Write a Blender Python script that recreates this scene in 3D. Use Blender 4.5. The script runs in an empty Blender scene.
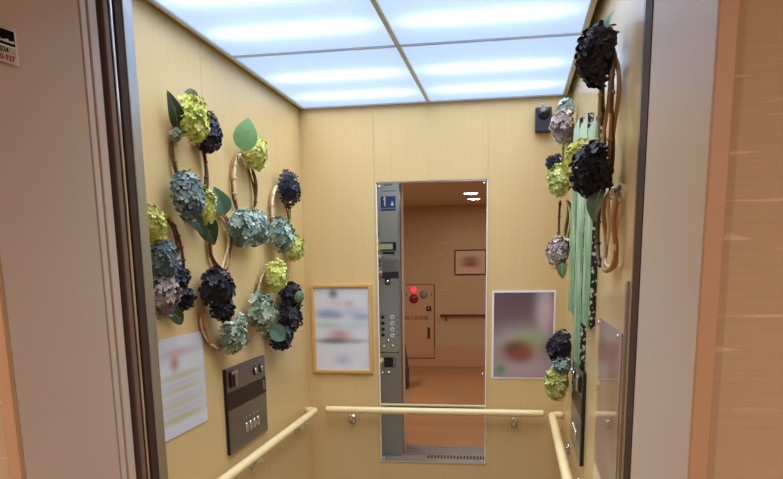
import bpy, bmesh, math, random
from mathutils import Vector, Matrix
S = bpy.context.scene
COL = S.collection
PI = math.pi
# ------------------------------------------------------------------ camera, world, exposure
cam = bpy.data.cameras.new('camera'); camo = bpy.data.objects.new('camera', cam); COL.objects.link(camo)
cam.sensor_width = 36.0; cam.lens = 713.24 / 783 * 36.0
cam.shift_x = 0.0; cam.shift_y = (398.2 - 239.5) / 783
cam.clip_start = 0.02
rt = Vector((0.985898, 0.166627, -0.015517)); dn = Vector((0.016318, -0.188005, -0.982032)); fw = Vector((-0.166550, 0.967930, -0.188073))
camo.matrix_world = Matrix(((rt.x, -dn.x, -fw.x, 0), (rt.y, -dn.y, -fw.y, 0), (rt.z, -dn.z, -fw.z, 1.55), (0, 0, 0, 1)))
S.camera = camo
w = bpy.data.worlds.new('world'); S.world = w; w.use_nodes = True
w.node_tree.nodes['Background'].inputs[0].default_value = (0.8, 0.75, 0.7, 1)
w.node_tree.nodes['Background'].inputs[1].default_value = 0.05
S.view_settings.view_transform = 'Standard'; S.view_settings.look = 'None'
S.view_settings.gamma = 1.0; S.view_settings.use_curve_mapping = False
S.view_settings.exposure = 0.0
try:
    S.cycles.max_bounces = 10; S.cycles.diffuse_bounces = 5; S.cycles.glossy_bounces = 5
    S.cycles.transmission_bounces = 6; S.cycles.use_denoising = True
    S.cycles.sample_clamp_indirect = 6.0
    S.cycles.caustics_reflective = False; S.cycles.caustics_refractive = False
except Exception:
    pass
PANEL_E = 0.31      # glow of the ceiling diffusers
TUBE_W = 0.34        # watts of each lamp behind the diffusers
HALL_W = 17.0       # watts of each hall downlight
COOL = (0.94, 0.97, 1.0)
DOWN_W = 4.95        # watts of the extra area light added under each panel
WARM = (1.0, 0.965, 0.92)

# ------------------------------------------------------------------ materials
def lin(c):
    return tuple(((v / 255) / 12.92 if v / 255 <= 0.04045 else ((v / 255 + 0.055) / 1.055) ** 2.4) for v in c)
class NT:
    def __init__(s, name):
        s.m = bpy.data.materials.new(name); s.m.use_nodes = True
        s.t = s.m.node_tree; s.b = s.t.nodes['Principled BSDF']; s.out = s.t.nodes['Material Output']
    def n(s, kind, **kw):
        nd = s.t.nodes.new(kind)
        for k, v in kw.items(): setattr(nd, k, v)
        return nd
    def l(s, a, b): s.t.links.new(a, b)
    def coords(s, scale=(1, 1, 1), which='Object'):
        tc = s.n('ShaderNodeTexCoord'); mp = s.n('ShaderNodeMapping'); mp.inputs['Scale'].default_value = scale
        s.l(tc.outputs[which], mp.inputs['Vector']); return mp.outputs['Vector']
    def noise(s, scale, detail=2, vec=None, rough=0.5):
        nd = s.n('ShaderNodeTexNoise'); nd.inputs['Scale'].default_value = scale; nd.inputs['Detail'].default_value = detail
        nd.inputs['Roughness'].default_value = rough
        if vec is not None: s.l(vec, nd.inputs['Vector'])
        return nd.outputs['Fac']
    def ramp(s, fac, stops):
        r = s.n('ShaderNodeValToRGB'); e = r.color_ramp.elements
        while len(e) < len(stops): e.new(0.5)
        for el, (p, c) in zip(e, stops): el.position = p; el.color = (*c[:3], 1)
        s.l(fac, r.inputs['Fac']); return r.outputs['Color']
    def mix(s, fac, a, b):
        m = s.n('ShaderNodeMix', data_type='RGBA')
        for sock, v in ((m.inputs[0], fac), (m.inputs[6], a), (m.inputs[7], b)):
            if hasattr(v, 'links'): s.l(v, sock)
            elif isinstance(v, (int, float)): sock.default_value = v
            else: sock.default_value = (*v[:3], 1)
        return m.outputs[2]
    def math(s, op, a, b=None, clamp=False):
        m = s.n('ShaderNodeMath', operation=op); m.use_clamp = clamp
        for i, v in enumerate((a, b)):
            if v is None: continue
            if hasattr(v, 'links'): s.l(v, m.inputs[i])
            else: m.inputs[i].default_value = v
        return m.outputs[0]
    def base(s, c):
        if hasattr(c, 'links'): s.l(c, s.b.inputs['Base Color'])
        else: s.b.inputs['Base Color'].default_value = (*c, 1)
    def bump(s, h, strength=0.2, dist=0.002):
        bp = s.n('ShaderNodeBump'); bp.inputs['Strength'].default_value = strength; bp.inputs['Distance'].default_value = dist
        s.l(h, bp.inputs['Height']); s.l(bp.outputs['Normal'], s.b.inputs['Normal'])
    def set(s, **kw):
        for k, v in kw.items(): s.b.inputs[k].default_value = v
        return s
def plain(name, rgb, rough=0.5, metal=0.0, var=0.06, scale=30, coat=0.0):
    t = NT(name); c = lin(rgb)
    f = t.noise(scale, 2, t.coords())
    t.base(t.mix(f, tuple(v * (1 - var) for v in c), tuple(min(1, v * (1 + var)) for v in c)))
    t.set(Roughness=rough, Metallic=metal)
    t.b.inputs['Coat Weight'].default_value = coat
    return t.m
def laminate(name, a, b, sc, rough, spec=0.5, coat=0.0):
    t = NT(name); v = t.coords(sc)
    f = t.noise(1.0, 4, v, 0.6); g = t.noise(0.35, 2, v)
    t.base(t.mix(t.math('ADD', t.math('MULTIPLY', f, 0.6), t.math('MULTIPLY', g, 0.4)), lin(a), lin(b)))
    t.set(Roughness=rough); t.b.inputs['Specular IOR Level'].default_value = spec
    t.b.inputs['Coat Weight'].default_value = coat; t.b.inputs['Coat Roughness'].default_value = 0.12
    return t.m
M = {}
M['lam_back'] = laminate('maple_laminate', (206, 178, 125), (222, 196, 145), (150, 150, 2.2), 0.42)
M['lam_side'] = laminate('maple_laminate_side', (206, 178, 125), (222, 196, 145), (150, 150, 2.2), 0.38, 0.5, 0.0)
M['lam_gloss'] = laminate('maple_laminate_gloss', (206, 178, 125), (222, 196, 145), (150, 150, 2.2), 0.30, 0.6, 0.25)
M['rail'] = laminate('handrail_vinyl', (236, 214, 160), (246, 228, 180), (40, 40, 40), 0.38)
M['beige'] = plain('painted_steel_beige', (216, 202, 190), 0.34, 0, 0.02, 8, 0.1)
M['beige_light'] = plain('painted_steel_cream', (222, 212, 200), 0.34, 0, 0.02, 8, 0.0)
M['brown'] = plain('door_edge_brown', (74, 56, 48), 0.6, 0.0, 0.05)
M['brown'].node_tree.nodes['Principled BSDF'].inputs['Specular IOR Level'].default_value = 0.15
M['brown_lt'] = plain('door_edge_light_brown', (122, 100, 88), 0.5, 0.0, 0.05)
M['brown_dk'] = plain('door_gap_dark', (24, 19, 18), 0.6, 0.0, 0.1)
M['groove'] = plain('groove_brown', (150, 130, 116), 0.6)
M['steel'] = plain('satin_steel', (190, 192, 194), 0.30, 0.9, 0.03, 60)
M['steel_blue'] = plain('satin_steel_face', (182, 192, 200), 0.36, 0.85, 0.04, 60)
M['chrome'] = plain('bright_steel', (225, 225, 225), 0.16, 1.0, 0.02)
M['alu'] = plain('aluminium_grid', (214, 218, 222), 0.45, 0.0, 0.02)
M['black'] = plain('black_plastic', (22, 22, 24), 0.4, 0, 0.1)
M['slate'] = plain('slate_plastic', (44, 46, 54), 0.45, 0, 0.08)
M['grey'] = plain('grey_plastic', (140, 142, 144), 0.45)
M['white'] = plain('white_plastic', (238, 238, 236), 0.4, 0, 0.02)
M['trim_wood'] = laminate('peach_trim', (198, 152, 114), (206, 162, 124), (20, 20, 20), 0.5)
M['frame_wood'] = laminate('pale_oak', (205, 160, 100), (222, 178, 116), (60, 60, 6), 0.45)
M['frame_dark'] = plain('dark_wood_frame', (60, 30, 22), 0.4)
M['rail_red'] = plain('red_brown_rail', (120, 55, 35), 0.4)
M['stem_green'] = laminate('bamboo_stem', (140, 138, 84), (176, 168, 116), (60, 60, 30), 0.55)
M['vine'] = laminate('rattan', (150, 104, 62), (186, 140, 92), (90, 90, 40), 0.6)
M['vine_pale'] = laminate('rattan_pale', (206, 186, 146), (226, 208, 172), (90, 90, 40), 0.6)
M['vine_dark'] = laminate('twig_dark', (70, 50, 36), (100, 74, 50), (90, 90, 40), 0.7)
M['red'] = plain('red_plastic', (150, 22, 22), 0.3)
M['key_dark'] = plain('dark_brown_mark', (58, 34, 26), 0.5)
M['blue'] = plain('sign_blue', (40, 62, 128), 0.45)
M['cab_panel'] = plain('hydrant_panel', (200, 158, 118), 0.45, 0, 0.03)
M['panel_dark'] = plain('display_window', (30, 24, 20), 0.35, 0, 0.03)
M['panel_dark'].node_tree.nodes['Principled BSDF'].inputs['Specular IOR Level'].default_value = 0.15
M['cop_steel'] = plain('brown_grey_steel', (118, 112, 108), 0.34, 0.7, 0.05, 80)
M['lcd'] = plain('lcd_green', (176, 184, 150), 0.3)
M['print_black'] = plain('print_black', (20, 18, 18), 0.9)
M['print_black'].node_tree.nodes['Principled BSDF'].inputs['Specular IOR Level'].default_value = 0.1
M['print_red'] = plain('print_red', (120, 24, 34), 0.5)
M['print_grey'] = plain('print_grey', (90, 92, 92), 0.5)
M['sign_green'] = plain('pale_green_paper', (196, 204, 176), 0.5)
M['sign_pink'] = plain('pale_pink_paper', (226, 204, 196), 0.5)
M['ceil_hall'] = plain('hall_ceiling', (208, 196, 182), 0.85, 0, 0.03, 6)
M['cavity'] = plain('lamp_cavity_white', (235, 238, 240), 0.8, 0, 0.01)
M['dark_void'] = plain('shaft_dark', (30, 26, 24), 0.8)
M['car_floor'] = plain('car_floor_vinyl', (150, 140, 128), 0.5, 0, 0.1, 60)
def emis(name, c, s, base=(230, 230, 230)):
    t = NT(name); t.base(lin(base)); t.b.inputs['Emission Color'].default_value = (*c, 1); t.b.inputs['Emission Strength'].default_value = s
    return t.m
M['lamp_glass'] = emis('downlight_lens', WARM, 6.0)
M['red_lamp'] = emis('red_alarm_lamp', (1.0, 0.05, 0.06), 1.6, (200, 20, 20))
# diffuser: glows and also lets the lamps behind it shine through
t = NT('diffuser_acrylic'); t.t.nodes.remove(t.b)
tr = t.n('ShaderNodeBsdfTranslucent'); tr.inputs[0].default_value = (0.80, 0.85, 0.92, 1)
em = t.n('ShaderNodeEmission'); em.inputs[0].default_value = (0.56, 0.72, 1.0, 1); em.inputs[1].default_value = PANEL_E
gl = t.n('ShaderNodeBsdfGlossy'); gl.inputs['Roughness'].default_value = 0.3
mx = t.n('ShaderNodeMixShader'); mx.inputs[0].default_value = 0.04; t.l(tr.outputs[0], mx.inputs[1]); t.l(gl.outputs[0], mx.inputs[2])
ad = t.n('ShaderNodeAddShader'); t.l(mx.outputs[0], ad.inputs[0]); t.l(em.outputs[0], ad.inputs[1]); t.l(ad.outputs[0], t.out.inputs['Surface'])
M['diffuser'] = t.m
t = NT('mirror_glass'); t.base((0.74, 0.74, 0.74)); t.set(Metallic=1.0, Roughness=0.0); M['mirror'] = t.m
# clear acrylic cover
t = NT('clear_acrylic'); t.t.nodes.remove(t.b)
tp = t.n('ShaderNodeBsdfTransparent'); g = t.n('ShaderNodeBsdfGlossy'); g.inputs['Roughness'].default_value = 0.03
fr = t.n('ShaderNodeFresnel'); fr.inputs[0].default_value = 1.1
mx = t.n('ShaderNodeMixShader'); t.l(t.math('MINIMUM', fr.outputs[0], 0.32), mx.inputs[0]); t.l(tp.outputs[0], mx.inputs[1]); t.l(g.outputs[0], mx.inputs[2]); t.l(mx.outputs[0], t.out.inputs['Surface'])
M['acrylic'] = t.m
# hall wallpaper with woven ground and pale fibres
t = NT('fibre_wallpaper')
f1 = t.noise(1.0, 3, t.coords((14, 14, 320))); f2 = t.noise(1.0, 2, t.coords((9, 9, 9)))
basec = t.mix(f1, lin((190, 160, 124)), lin((206, 176, 138)))
basec = t.mix(t.math('MULTIPLY', f2, 0.25), basec, lin((182, 150, 114)))
sv = t.n('ShaderNodeTexNoise'); sv.inputs['Scale'].default_value = 1.0; sv.inputs['Detail'].default_value = 0.0; sv.inputs['Distortion'].default_value = 0.6
t.l(t.coords((9, 9, 75)), sv.inputs['Vector'])
st = t.math('MULTIPLY', t.math('SUBTRACT', sv.outputs['Fac'], 0.715), 12.0, True)
t.base(t.mix(t.math('MULTIPLY', st, 0.6), basec, lin((236, 204, 168)))); t.set(Roughness=0.8); t.bump(f1, 0.25, 0.001)
M['wallpaper'] = t.m
# wood floor planks running along x
t = NT('oak_floor')
br = t.n('ShaderNodeTexBrick'); br.inputs['Scale'].default_value = 1.0; br.inputs['Brick Width'].default_value = 1.2; br.inputs['Row Height'].default_value = 0.09
br.inputs['Mortar Size'].default_value = 0.002; br.inputs['Color1'].default_value = (*lin((186, 134, 88)), 1); br.inputs['Color2'].default_value = (*lin((172, 118, 76)), 1); br.inputs['Mortar'].default_value = (*lin((120, 66, 36)), 1)
t.l(t.coords(), br.inputs['Vector'])
fn = t.noise(1.0, 4, t.coords((3, 60, 1)))
t.base(t.mix(t.math('MULTIPLY', fn, 0.4), br.outputs['Color'], lin((152, 100, 60)))); t.set(Roughness=0.35)
M['oak'] = t.m
# petals: palette mixes
def petal(name, c1, c2, c3, rough=0.8):
    t = NT(name); at = t.n('ShaderNodeAttribute'); at.attribute_name = 'tint'
    f = t.noise(110, 3, t.coords(), 0.6)
    k = t.math('ADD', t.math('MULTIPLY', f, 0.55), t.math('MULTIPLY', at.outputs['Fac'], 0.5))
    t.base(t.ramp(k, ((0.20, lin(c1)), (0.50, lin(c2)), (0.80, lin(c3))))); t.set(Roughness=rough); t.b.inputs['Specular IOR Level'].default_value = 0.3
    return t.m
PET = {
 'yellow': petal('petal_lime', (150, 160, 62), (206, 210, 112), (234, 234, 164)),
 'navy': petal('petal_navy', (18, 18, 28), (40, 42, 60), (72, 76, 100), 0.6),
 'black': petal('petal_black', (12, 12, 18), (32, 32, 44), (62, 62, 78), 0.6),
 'blue': petal('petal_blue', (66, 84, 92), (116, 138, 144), (164, 182, 182)),
 'teal': petal('petal_teal', (74, 96, 92), (138, 162, 156), (190, 206, 196)),
 'sage': petal('petal_sage', (78, 94, 76), (144, 164, 142), (206, 214, 196)),
 'mauve': petal('petal_mauve', (104, 92, 94), (170, 156, 156), (216, 206, 206)),
 'lime2': petal('petal_green_lime', (140, 152, 68), (204, 208, 126), (232, 234, 172)),
}
def leafmat(name, a, b):
    t = NT(name); f = t.noise(60, 3, t.coords()); t.base(t.mix(f, lin(a), lin(b))); t.set(Roughness=0.55); return t.m
LEAF = {'green': leafmat('leaf_green', (84, 128, 76), (116, 158, 100)), 'dark': leafmat('leaf_dark', (34, 52, 34), (56, 78, 50)),
        'teal': leafmat('leaf_teal', (74, 116, 104), (112, 152, 136)), 'grey': leafmat('leaf_grey', (112, 150, 140), (150, 184, 172)),
        'vein': leafmat('leaf_vein', (120, 150, 108), (140, 168, 124)), 'olive': leafmat('leaf_olive', (66, 84, 52), (96, 112, 72))}
# blurred print: background plus soft blobs in poster coordinates (u to the right, v up, 0..1)
def blurprint(name, W, H, bg, blobs, rough=0.4, bg2=None):
    t = NT(name); tc = t.n('ShaderNodeTexCoord'); sp = t.n('ShaderNodeSeparateXYZ'); t.l(tc.outputs['Object'], sp.inputs[0])
    u = t.math('DIVIDE', sp.outputs[0], W); v = t.math('DIVIDE', sp.outputs[2], H)
    f = t.noise(14, 2, tc.outputs['Object'])
    c = t.mix(f, lin(bg), lin(bg2 or bg))
    for (cu, cv, ru, rv, col, k) in blobs:
        du = t.math('DIVIDE', t.math('SUBTRACT', u, cu), ru); dv = t.math('DIVIDE', t.math('SUBTRACT', v, cv), rv)
        d2 = t.math('ADD', t.math('MULTIPLY', du, du), t.math('MULTIPLY', dv, dv))
        e = t.math('POWER', 2.718, t.math('MULTIPLY', t.math('POWER', d2, 1.25), -0.8))
        c = t.mix(t.math('MULTIPLY', e, k), c, lin(col))
    t.base(c); t.set(Roughness=rough); return t.m

# ------------------------------------------------------------------ mesh helpers
class MB:
    def __init__(s): s.bm = bmesh.new()
    def box(s, x0, x1, y0, y1, z0, z1, bev=0.0, seg=2):
        g = bmesh.ops.create_cube(s.bm, size=1.0); vs = g['verts']
        for v in vs: v.co = Vector((x0 + (v.co.x + .5) * (x1 - x0), y0 + (v.co.y + .5) * (y1 - y0), z0 + (v.co.z + .5) * (z1 - z0)))
        if bev > 0:
            es = list({e for v in vs for e in v.link_edges})
            bmesh.ops.bevel(s.bm, geom=es, offset=bev, segments=seg, profile=0.5, affect='EDGES')
        return s
    def poly_prism(s, pts, h):
        """pts: list of Vectors (closed outline), extruded by Vector h"""
        a = [s.bm.verts.new(p) for p in pts]; b = [s.bm.verts.new(Vector(p) + h) for p in pts]; n = len(pts)
        s.bm.faces.new(a); s.bm.faces.new(list(reversed(b)))
        for i in range(n): s.bm.faces.new((a[i], b[i], b[(i + 1) % n], a[(i + 1) % n]))
        return s
    def cyl(s, c, axis, r, h, seg=24, r2=None):
        c = Vector(c); ax = Vector(axis).normalized(); u = ax.orthogonal().normalized(); v = ax.cross(u); r2 = r if r2 is None else r2
        A = [s.bm.verts.new(c + (u * math.cos(2 * PI * i / seg) + v * math.sin(2 * PI * i / seg)) * r) for i in range(seg)]
        B = [s.bm.verts.new(c + ax * h + (u * math.cos(2 * PI * i / seg) + v * math.sin(2 * PI * i / seg)) * r2) for i in range(seg)]
        s.bm.faces.new(list(reversed(A))); s.bm.faces.new(B)
        for i in range(seg): s.bm.faces.new((A[i], A[(i + 1) % seg], B[(i + 1) % seg], B[i]))
        return s
    def ring(s, c, axis, r, rt, seg=28, k=8):
        c = Vector(c); ax = Vector(axis).normalized(); u = ax.orthogonal().normalized(); v = ax.cross(u)
        return s.tube([c + (u * math.cos(2 * PI * i / seg) + v * math.sin(2 * PI * i / seg)) * r for i in range(seg)], rt, k, closed=True)
    def tube(s, pts, r, k=10, closed=False):
        pts = [Vector(p) for p in pts]; n = len(pts); rs = r if isinstance(r, (list, tuple)) else [r] * n
        rings = []; up = None
        for i, p in enumerate(pts):
            if closed: t = (pts[(i + 1) % n] - pts[i - 1])
            else: t = pts[min(i + 1, n - 1)] - pts[max(i - 1, 0)]
            t.normalize()
            if up is None: up = t.orthogonal().normalized()
            up = (up - t * up.dot(t)).normalized(); sd = t.cross(up)
            rings.append([s.bm.verts.new(p + (up * math.cos(2 * PI * j / k) + sd * math.sin(2 * PI * j / k)) * rs[i]) for j in range(k)])
        m = n if closed else n - 1
        for i in range(m):
            a, b = rings[i], rings[(i + 1) % n]; off = 0
            if closed and i == n - 1:
                off = min(range(k), key=lambda o: (a[0].co - b[o].co).length)
            for j in range(k): s.bm.faces.new((a[j], a[(j + 1) % k], b[(j + 1 + off) % k], b[(j + off) % k]))
        if not closed: s.bm.faces.new(list(reversed(rings[0]))); s.bm.faces.new(rings[-1])
        return s
    def ell(s, c, r, seg=20, rings=12):
        g = bmesh.ops.create_uvsphere(s.bm, u_segments=seg, v_segments=rings, radius=1.0); c = Vector(c)
        for v in g['verts']: v.co = Vector((c.x + v.co.x * r[0], c.y + v.co.y * r[1], c.z + v.co.z * r[2]))
        return s
    def build(s, name, mat, parent=None, smooth=False, loc=None):
        bmesh.ops.recalc_face_normals(s.bm, faces=s.bm.faces)
        me = bpy.data.meshes.new(name); 
        off = Vector(loc) if loc is not None else (parent_world(parent) if parent else Vector((0, 0, 0)))
        for v in s.bm.verts: v.co -= off
        s.bm.to_mesh(me); s.bm.free()
        if smooth:
            for p in me.polygons: p.use_smooth = True
        me.materials.append(M[mat] if isinstance(mat, str) else mat)
        o = bpy.data.objects.new(name, me); COL.objects.link(o)
        if parent: o.parent = parent
        elif loc is not None: o.location = off
        return o
def parent_world(o):
    v = Vector((0, 0, 0))
    while o: v += o.location; o = o.parent
    return v
def thing(name, label, cat, loc, group=None):
    o = bpy.data.objects.new(name, None); COL.objects.link(o); o.location = loc; o.empty_display_size = 0.05
    return tag(o, label, cat, group)
def tag(o, label, cat, group=None):
    o['label'] = label; o['category'] = cat
    if group: o['group'] = group
    return o
def struct(o): o['kind'] = 'structure'; return o
def text_mesh(name, body, size, mat, parent, pos, xdir, zdir, ext=0.0004, align='CENTER'):
    """lettering lying in the plane of xdir (reading direction) and zdir (up)"""
    cu = bpy.data.curves.new(name, 'FONT'); cu.body = body; cu.size = size; cu.extrude = ext; cu.align_x = align; cu.align_y = 'CENTER'
    tmp = bpy.data.objects.new('tmp_text', cu); COL.objects.link(tmp)
    dg = bpy.context.evaluated_depsgraph_get(); me = bpy.data.meshes.new_from_object(tmp.evaluated_get(dg))
    bpy.data.objects.remove(tmp)
    x = Vector(xdir).normalized(); z = Vector(zdir).normalized(); nrm = x.cross(z)
    off = Vector(pos) - parent_world(parent)
    for v in me.vertices: v.co = off + x * v.co.x + z * v.co.y + nrm * v.co.z
    me.materials.clear(); me.materials.append(M[mat]); me.name = name
    o = bpy.data.objects.new(name, me); COL.objects.link(o); o.parent = parent
    return o

# ------------------------------------------------------------------ dimensions (metres, camera above the hall floor at the origin)
XL, XR = -1.062, 0.25           # car side walls
YB, YF = 3.60, 1.65             # car rear wall, inner face of the car front
ZC = 2.293                      # luminous ceiling
HY, FY = 1.19, -3.35            # hall wall with the lift opening, hall wall opposite
HX0, HX1, HZ = -3.2, 2.6, 2.333
XJ = -0.872                     # left edge of the opening
XL2 = -0.926                    # the reveals splay outward to here
ZH = 2.178                      # head of the opening

# ------------------------------------------------------------------ structure
def panelled(name, mat, axis, pos, th, a0, a1, seams, z0, z1):
    """wall of flush boards with fine seams; axis 'x' = board faces along x"""
    b = MB(); e = [a0] + list(seams) + [a1]
    for i in range(len(e) - 1):
        l = e[i] + (0.0008 if i else 0); r = e[i + 1] - (0.0008 if i < len(e) - 2 else 0)
        if axis == 'y': b.box(l, r, pos, pos + th, z0, z1)
        else: b.box(pos, pos + th, l, r, z0, z1)
    if axis == 'y': b.box(a0, a1, pos + min(th, 0) + (0.003 if th > 0 else 0), pos + max(th, 0) - (0.003 if th < 0 else 0), z0, z1)
    else: b.box(pos + min(th, 0) + (0.003 if th > 0 else 0), pos + max(th, 0) - (0.003 if th < 0 else 0), a0, a1, z0, z1)
    return struct(b.build(name, mat))
panelled('wall_back', 'lam_back', 'y', YB, 0.03, XL - .03, XR + .03, (-0.688, -0.129), 0, 2.42)
panelled('wall_left', 'lam_side', 'x', XL, -0.03, YF - .04, YB, (2.45, 2.93), 0, 2.42)
panelled('wall_right', 'lam_gloss', 'x', XR, 0.03, 1.625, YB, (2.12, 2.45, 2.93), 0, 2.42)
struct(MB().box(XL - .03, XR + .03, YF - .04, YB + .03, -0.03, 0.0).build('floor', 'car_floor'))
struct(MB().box(XL - .03, XR + .03, YF - .04, YB + .03, 2.42, 2.45).build('ceiling', 'dark_void'))
# car front: return panel left of the opening and transom above it
struct(MB().box(XL, XJ, YF - .043, YF, 0, 2.42, 0.002).build('trim_1', 'steel'))
struct(MB().box(XJ, XR, YF - .043, YF, ZH, 2.42).build('trim_2', 'steel'))
# right-hand car post and dark door edge
struct(MB().box(XR + .0005, XR + .03, 1.60, 1.6245, 0, 2.42).build('trim_3', 'steel'))
struct(MB().box(XR - .002, XR + .05, 1.515, 1.5995, 0, 2.30, 0.002).build('trim_4', 'brown'))
# left-hand door pocket: car door edge, landing door edges, each slid open behind the frame
struct(MB().box(-1.40, XJ - .001, 1.572, 1.604, 0.012, 2.20, 0.003).build('door_1', 'brown'))
struct(MB().box(-1.40, XJ - .004, 1.5305, 1.552, 0.012, 2.20, 0.003).build('door_2', 'brown_lt'))
b = MB()
for i in range(4): b.box(-1.40, XJ - .012 - .004 * (i % 2), 1.499 + i * .0078, 1.504 + i * .0078, 0.012, 2.20, 0.001)
struct(b.build('door_3', 'brown_dk'))
struct(MB().box(-.93, XJ - .002, 1.556, 1.565, 0.012, 2.20, 0.002).build('trim_highlight', 'chrome'))  # bright strip added in place of a highlight between the door edges
struct(MB().box(-1.45, -1.41, 1.49, 1.604, 0, 2.42).build('trim_6', 'dark_void'))
# landing frame, left reveal with two grooves
b = MB()
b.poly_prism([Vector((XJ, 1.428, 0)), Vector((XJ - .12, 1.428, 0)), Vector((XJ - .12, HY + .0025, 0)), Vector((XL2, HY + .0025, 0))], Vector((0, 0, 2.30)))
b.box(XJ - .12, XJ, 1.436, 1.457, 0, 2.30, 0.0015)
b.box(XJ - .12, XJ, 1.466, 1.496, 0, 2.30, 0.0015)
struct(b.build('trim_7', 'beige'))
struct(MB().box(XJ - .12, XJ - .005, 1.428, 1.490, 0, 2.30).build('trim_8', 'groove'))
# right reveal, splayed outward towards the hall
b = MB()
b.poly_prism([Vector((XR, 1.5145, 0)), Vector((XR + .12, 1.5145, 0)), Vector((XR + .12, HY + .002, 0)), Vector((0.286, HY + .002, 0))], Vector((0, 0, 2.30)))
struct(b.build('trim_9', 'beige_light'))
struct(MB().box(XJ - .12, XR + .12, HY + .002, 1.515, ZH + .03, 2.36).build('trim_10', 'beige'))
# peach trim round the opening on the hall side
struct(MB().box(0.286, 0.3138, HY - .010, HY + .002, 0, 2.24, 0.002).build('trim_11', 'trim_wood'))
struct(MB().box(XL2 - .026, XL2 - .0005, HY - .010, HY + .002, 0, 2.24, 0.002).build('trim_12', 'trim_wood'))
struct(MB().box(XL2 - .026, 0.3138, HY - .010, HY + .002, 2.24, 2.266, 0.002).build('trim_13', 'trim_wood'))
# hall shell
b = MB(); b.box(HX0, XL2 - .0265, HY, HY + .10, 0, HZ); b.box(0.3143, HX1, HY, HY + .10, 0, HZ); b.box(XL2 - .0265, 0.3143, HY, HY + .10, 2.267, HZ)
struct(b.build('wall_front', 'wallpaper'))
struct(MB().box(HX0, HX1, FY - .05, FY, 0, HZ).build('wall_hall_far', 'wallpaper'))
struct(MB().box(HX0 - .05, HX0, FY, HY + .1, 0, HZ).build('wall_hall_left', 'wallpaper'))
struct(MB().box(HX1, HX1 + .05, FY, HY + .1, 0, HZ).build('wall_hall_right', 'wallpaper'))
struct(MB().box(HX0, HX1, FY, 1.30, -.03, 0).build('floor_hall', 'oak'))
struct(MB().box(HX0, HX1, FY, HY + .1, HZ, HZ + .03).build('ceiling_hall', 'ceil_hall'))
struct(MB().box(HX0, HX1, FY, FY + .012, 0, .30, 0.002).build('baseboard_far', 'trim_wood'))
# metal threshold with grooves
b = MB(); b.box(XJ - .5, XR + .1, 1.30, 1.606, -.03, -.006)
y = 1.30
for i in range(5): b.box(XJ - .5, XR + .1, y, y + .045, -.006, 0.0, 0.001); y += .064
struct(b.build('trim_14', 'steel'))
b = MB()
for i in range(34): b.box(-.66 + i * .026, -.648 + i * .026, 1.612, 1.70, 0.0, 0.004, 0.001)
struct(b.build('trim_15', 'brown_dk'))

# ------------------------------------------------------------------ luminous ceiling of the car
xs = (-1.044, -0.416, 0.228); ys = (1.74, 2.672, 3.598)
fr = thing('ceiling_light_frame', 'aluminium grid frame holding the four white light panels of the ceiling', 'ceiling frame', (-.41, 2.67, ZC))
b = MB(); W = 0.014
b.box(xs[0], xs[0] + W, ys[0], ys[2], ZC, ZC + .03); b.box(xs[2] - .018, xs[2], ys[0], ys[2], ZC, ZC + .03)
b.box(xs[0], xs[2], ys[0], ys[0] + W, ZC, ZC + .03); b.box(xs[0], xs[2], ys[2] - W, ys[2], ZC, ZC + .03)
b.build('border', 'alu', fr)
MB().box(xs[1] - .008, xs[1] + .008, ys[0] + W, ys[2] - W, ZC, ZC + .03, .001).build('long_bar', 'alu', fr)
b = MB(); b.box(xs[0] + W, xs[1] - .009, ys[1] - .005, ys[1] + .005, ZC, ZC + .03); b.box(xs[1] + .009, xs[2] - .019, ys[1] - .005, ys[1] + .005, ZC, ZC + .03)
b.build('cross_bar', 'alu', fr)
b = MB(); x0, x1, y0, y1, z0, z1 = xs[0] + .001, xs[2] - .001, ys[0] + .001, ys[2] - .001, ZC + .0305, ZC + .11
b.box(x0, x0 + .004, y0, y1, z0, z1); b.box(x1 - .004, x1, y0, y1, z0, z1); b.box(x0, x1, y0, y0 + .004, z0, z1); b.box(x0, x1, y1 - .004, y1, z0, z1); b.box(x0, x1, y0, y1, z1, z1 + .004)
b.build('light_block_tray', 'cavity', fr)  # unseen tray added to keep the lamp light out of the side gaps
for i in range(2):
    for j in range(2):
        x0 = xs[i] + (W if i == 0 else .009); x1 = xs[i + 1] - (.009 if i == 0 else .019)
        y0 = ys[j] + (W if j == 0 else .006); y1 = ys[j + 1] - (.006 if j == 0 else W)
        o = MB().box(x0, x1, y0, y1, ZC + .006, ZC + .009).build('ceiling_light_panel', 'diffuser', loc=((x0 + x1) / 2, (y0 + y1) / 2, ZC + .006))
        side = 'left' if i == 0 else 'right'
        end = 'beside the lift entrance, nearer the viewer' if j == 0 else 'meeting the rear wall above the mirror side'
        tag(o, f'glowing white ceiling light panel on the {side}, {end}', 'ceiling light', 'light panels of the lift ceiling')
        l = bpy.data.lights.new('panel_fill_light', 'AREA'); l.shape = 'RECTANGLE'; l.size = x1 - x0; l.size_y = y1 - y0; l.energy = DOWN_W; l.color = COOL; l.spread = 132 * PI / 180  # area light added below the panel to brighten the walls, spread keeps it unseen
        lo = bpy.data.objects.new('panel_fill_light', l); COL.objects.link(lo); lo.location = ((x0 + x1) / 2, (y0 + y1) / 2, ZC - .002)
        for ty in ((2.10, 2.43) if j == 0 else (3.03, 3.38)):
            l = bpy.data.lights.new('fluorescent_tube', 'AREA'); l.shape = 'RECTANGLE'; l.size = 0.50; l.size_y = 0.03; l.energy = TUBE_W; l.color = COOL
            lo = bpy.data.objects.new('fluorescent_tube', l); COL.objects.link(lo); lo.location = ((x0 + x1) / 2, ty, ZC + .075)

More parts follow.
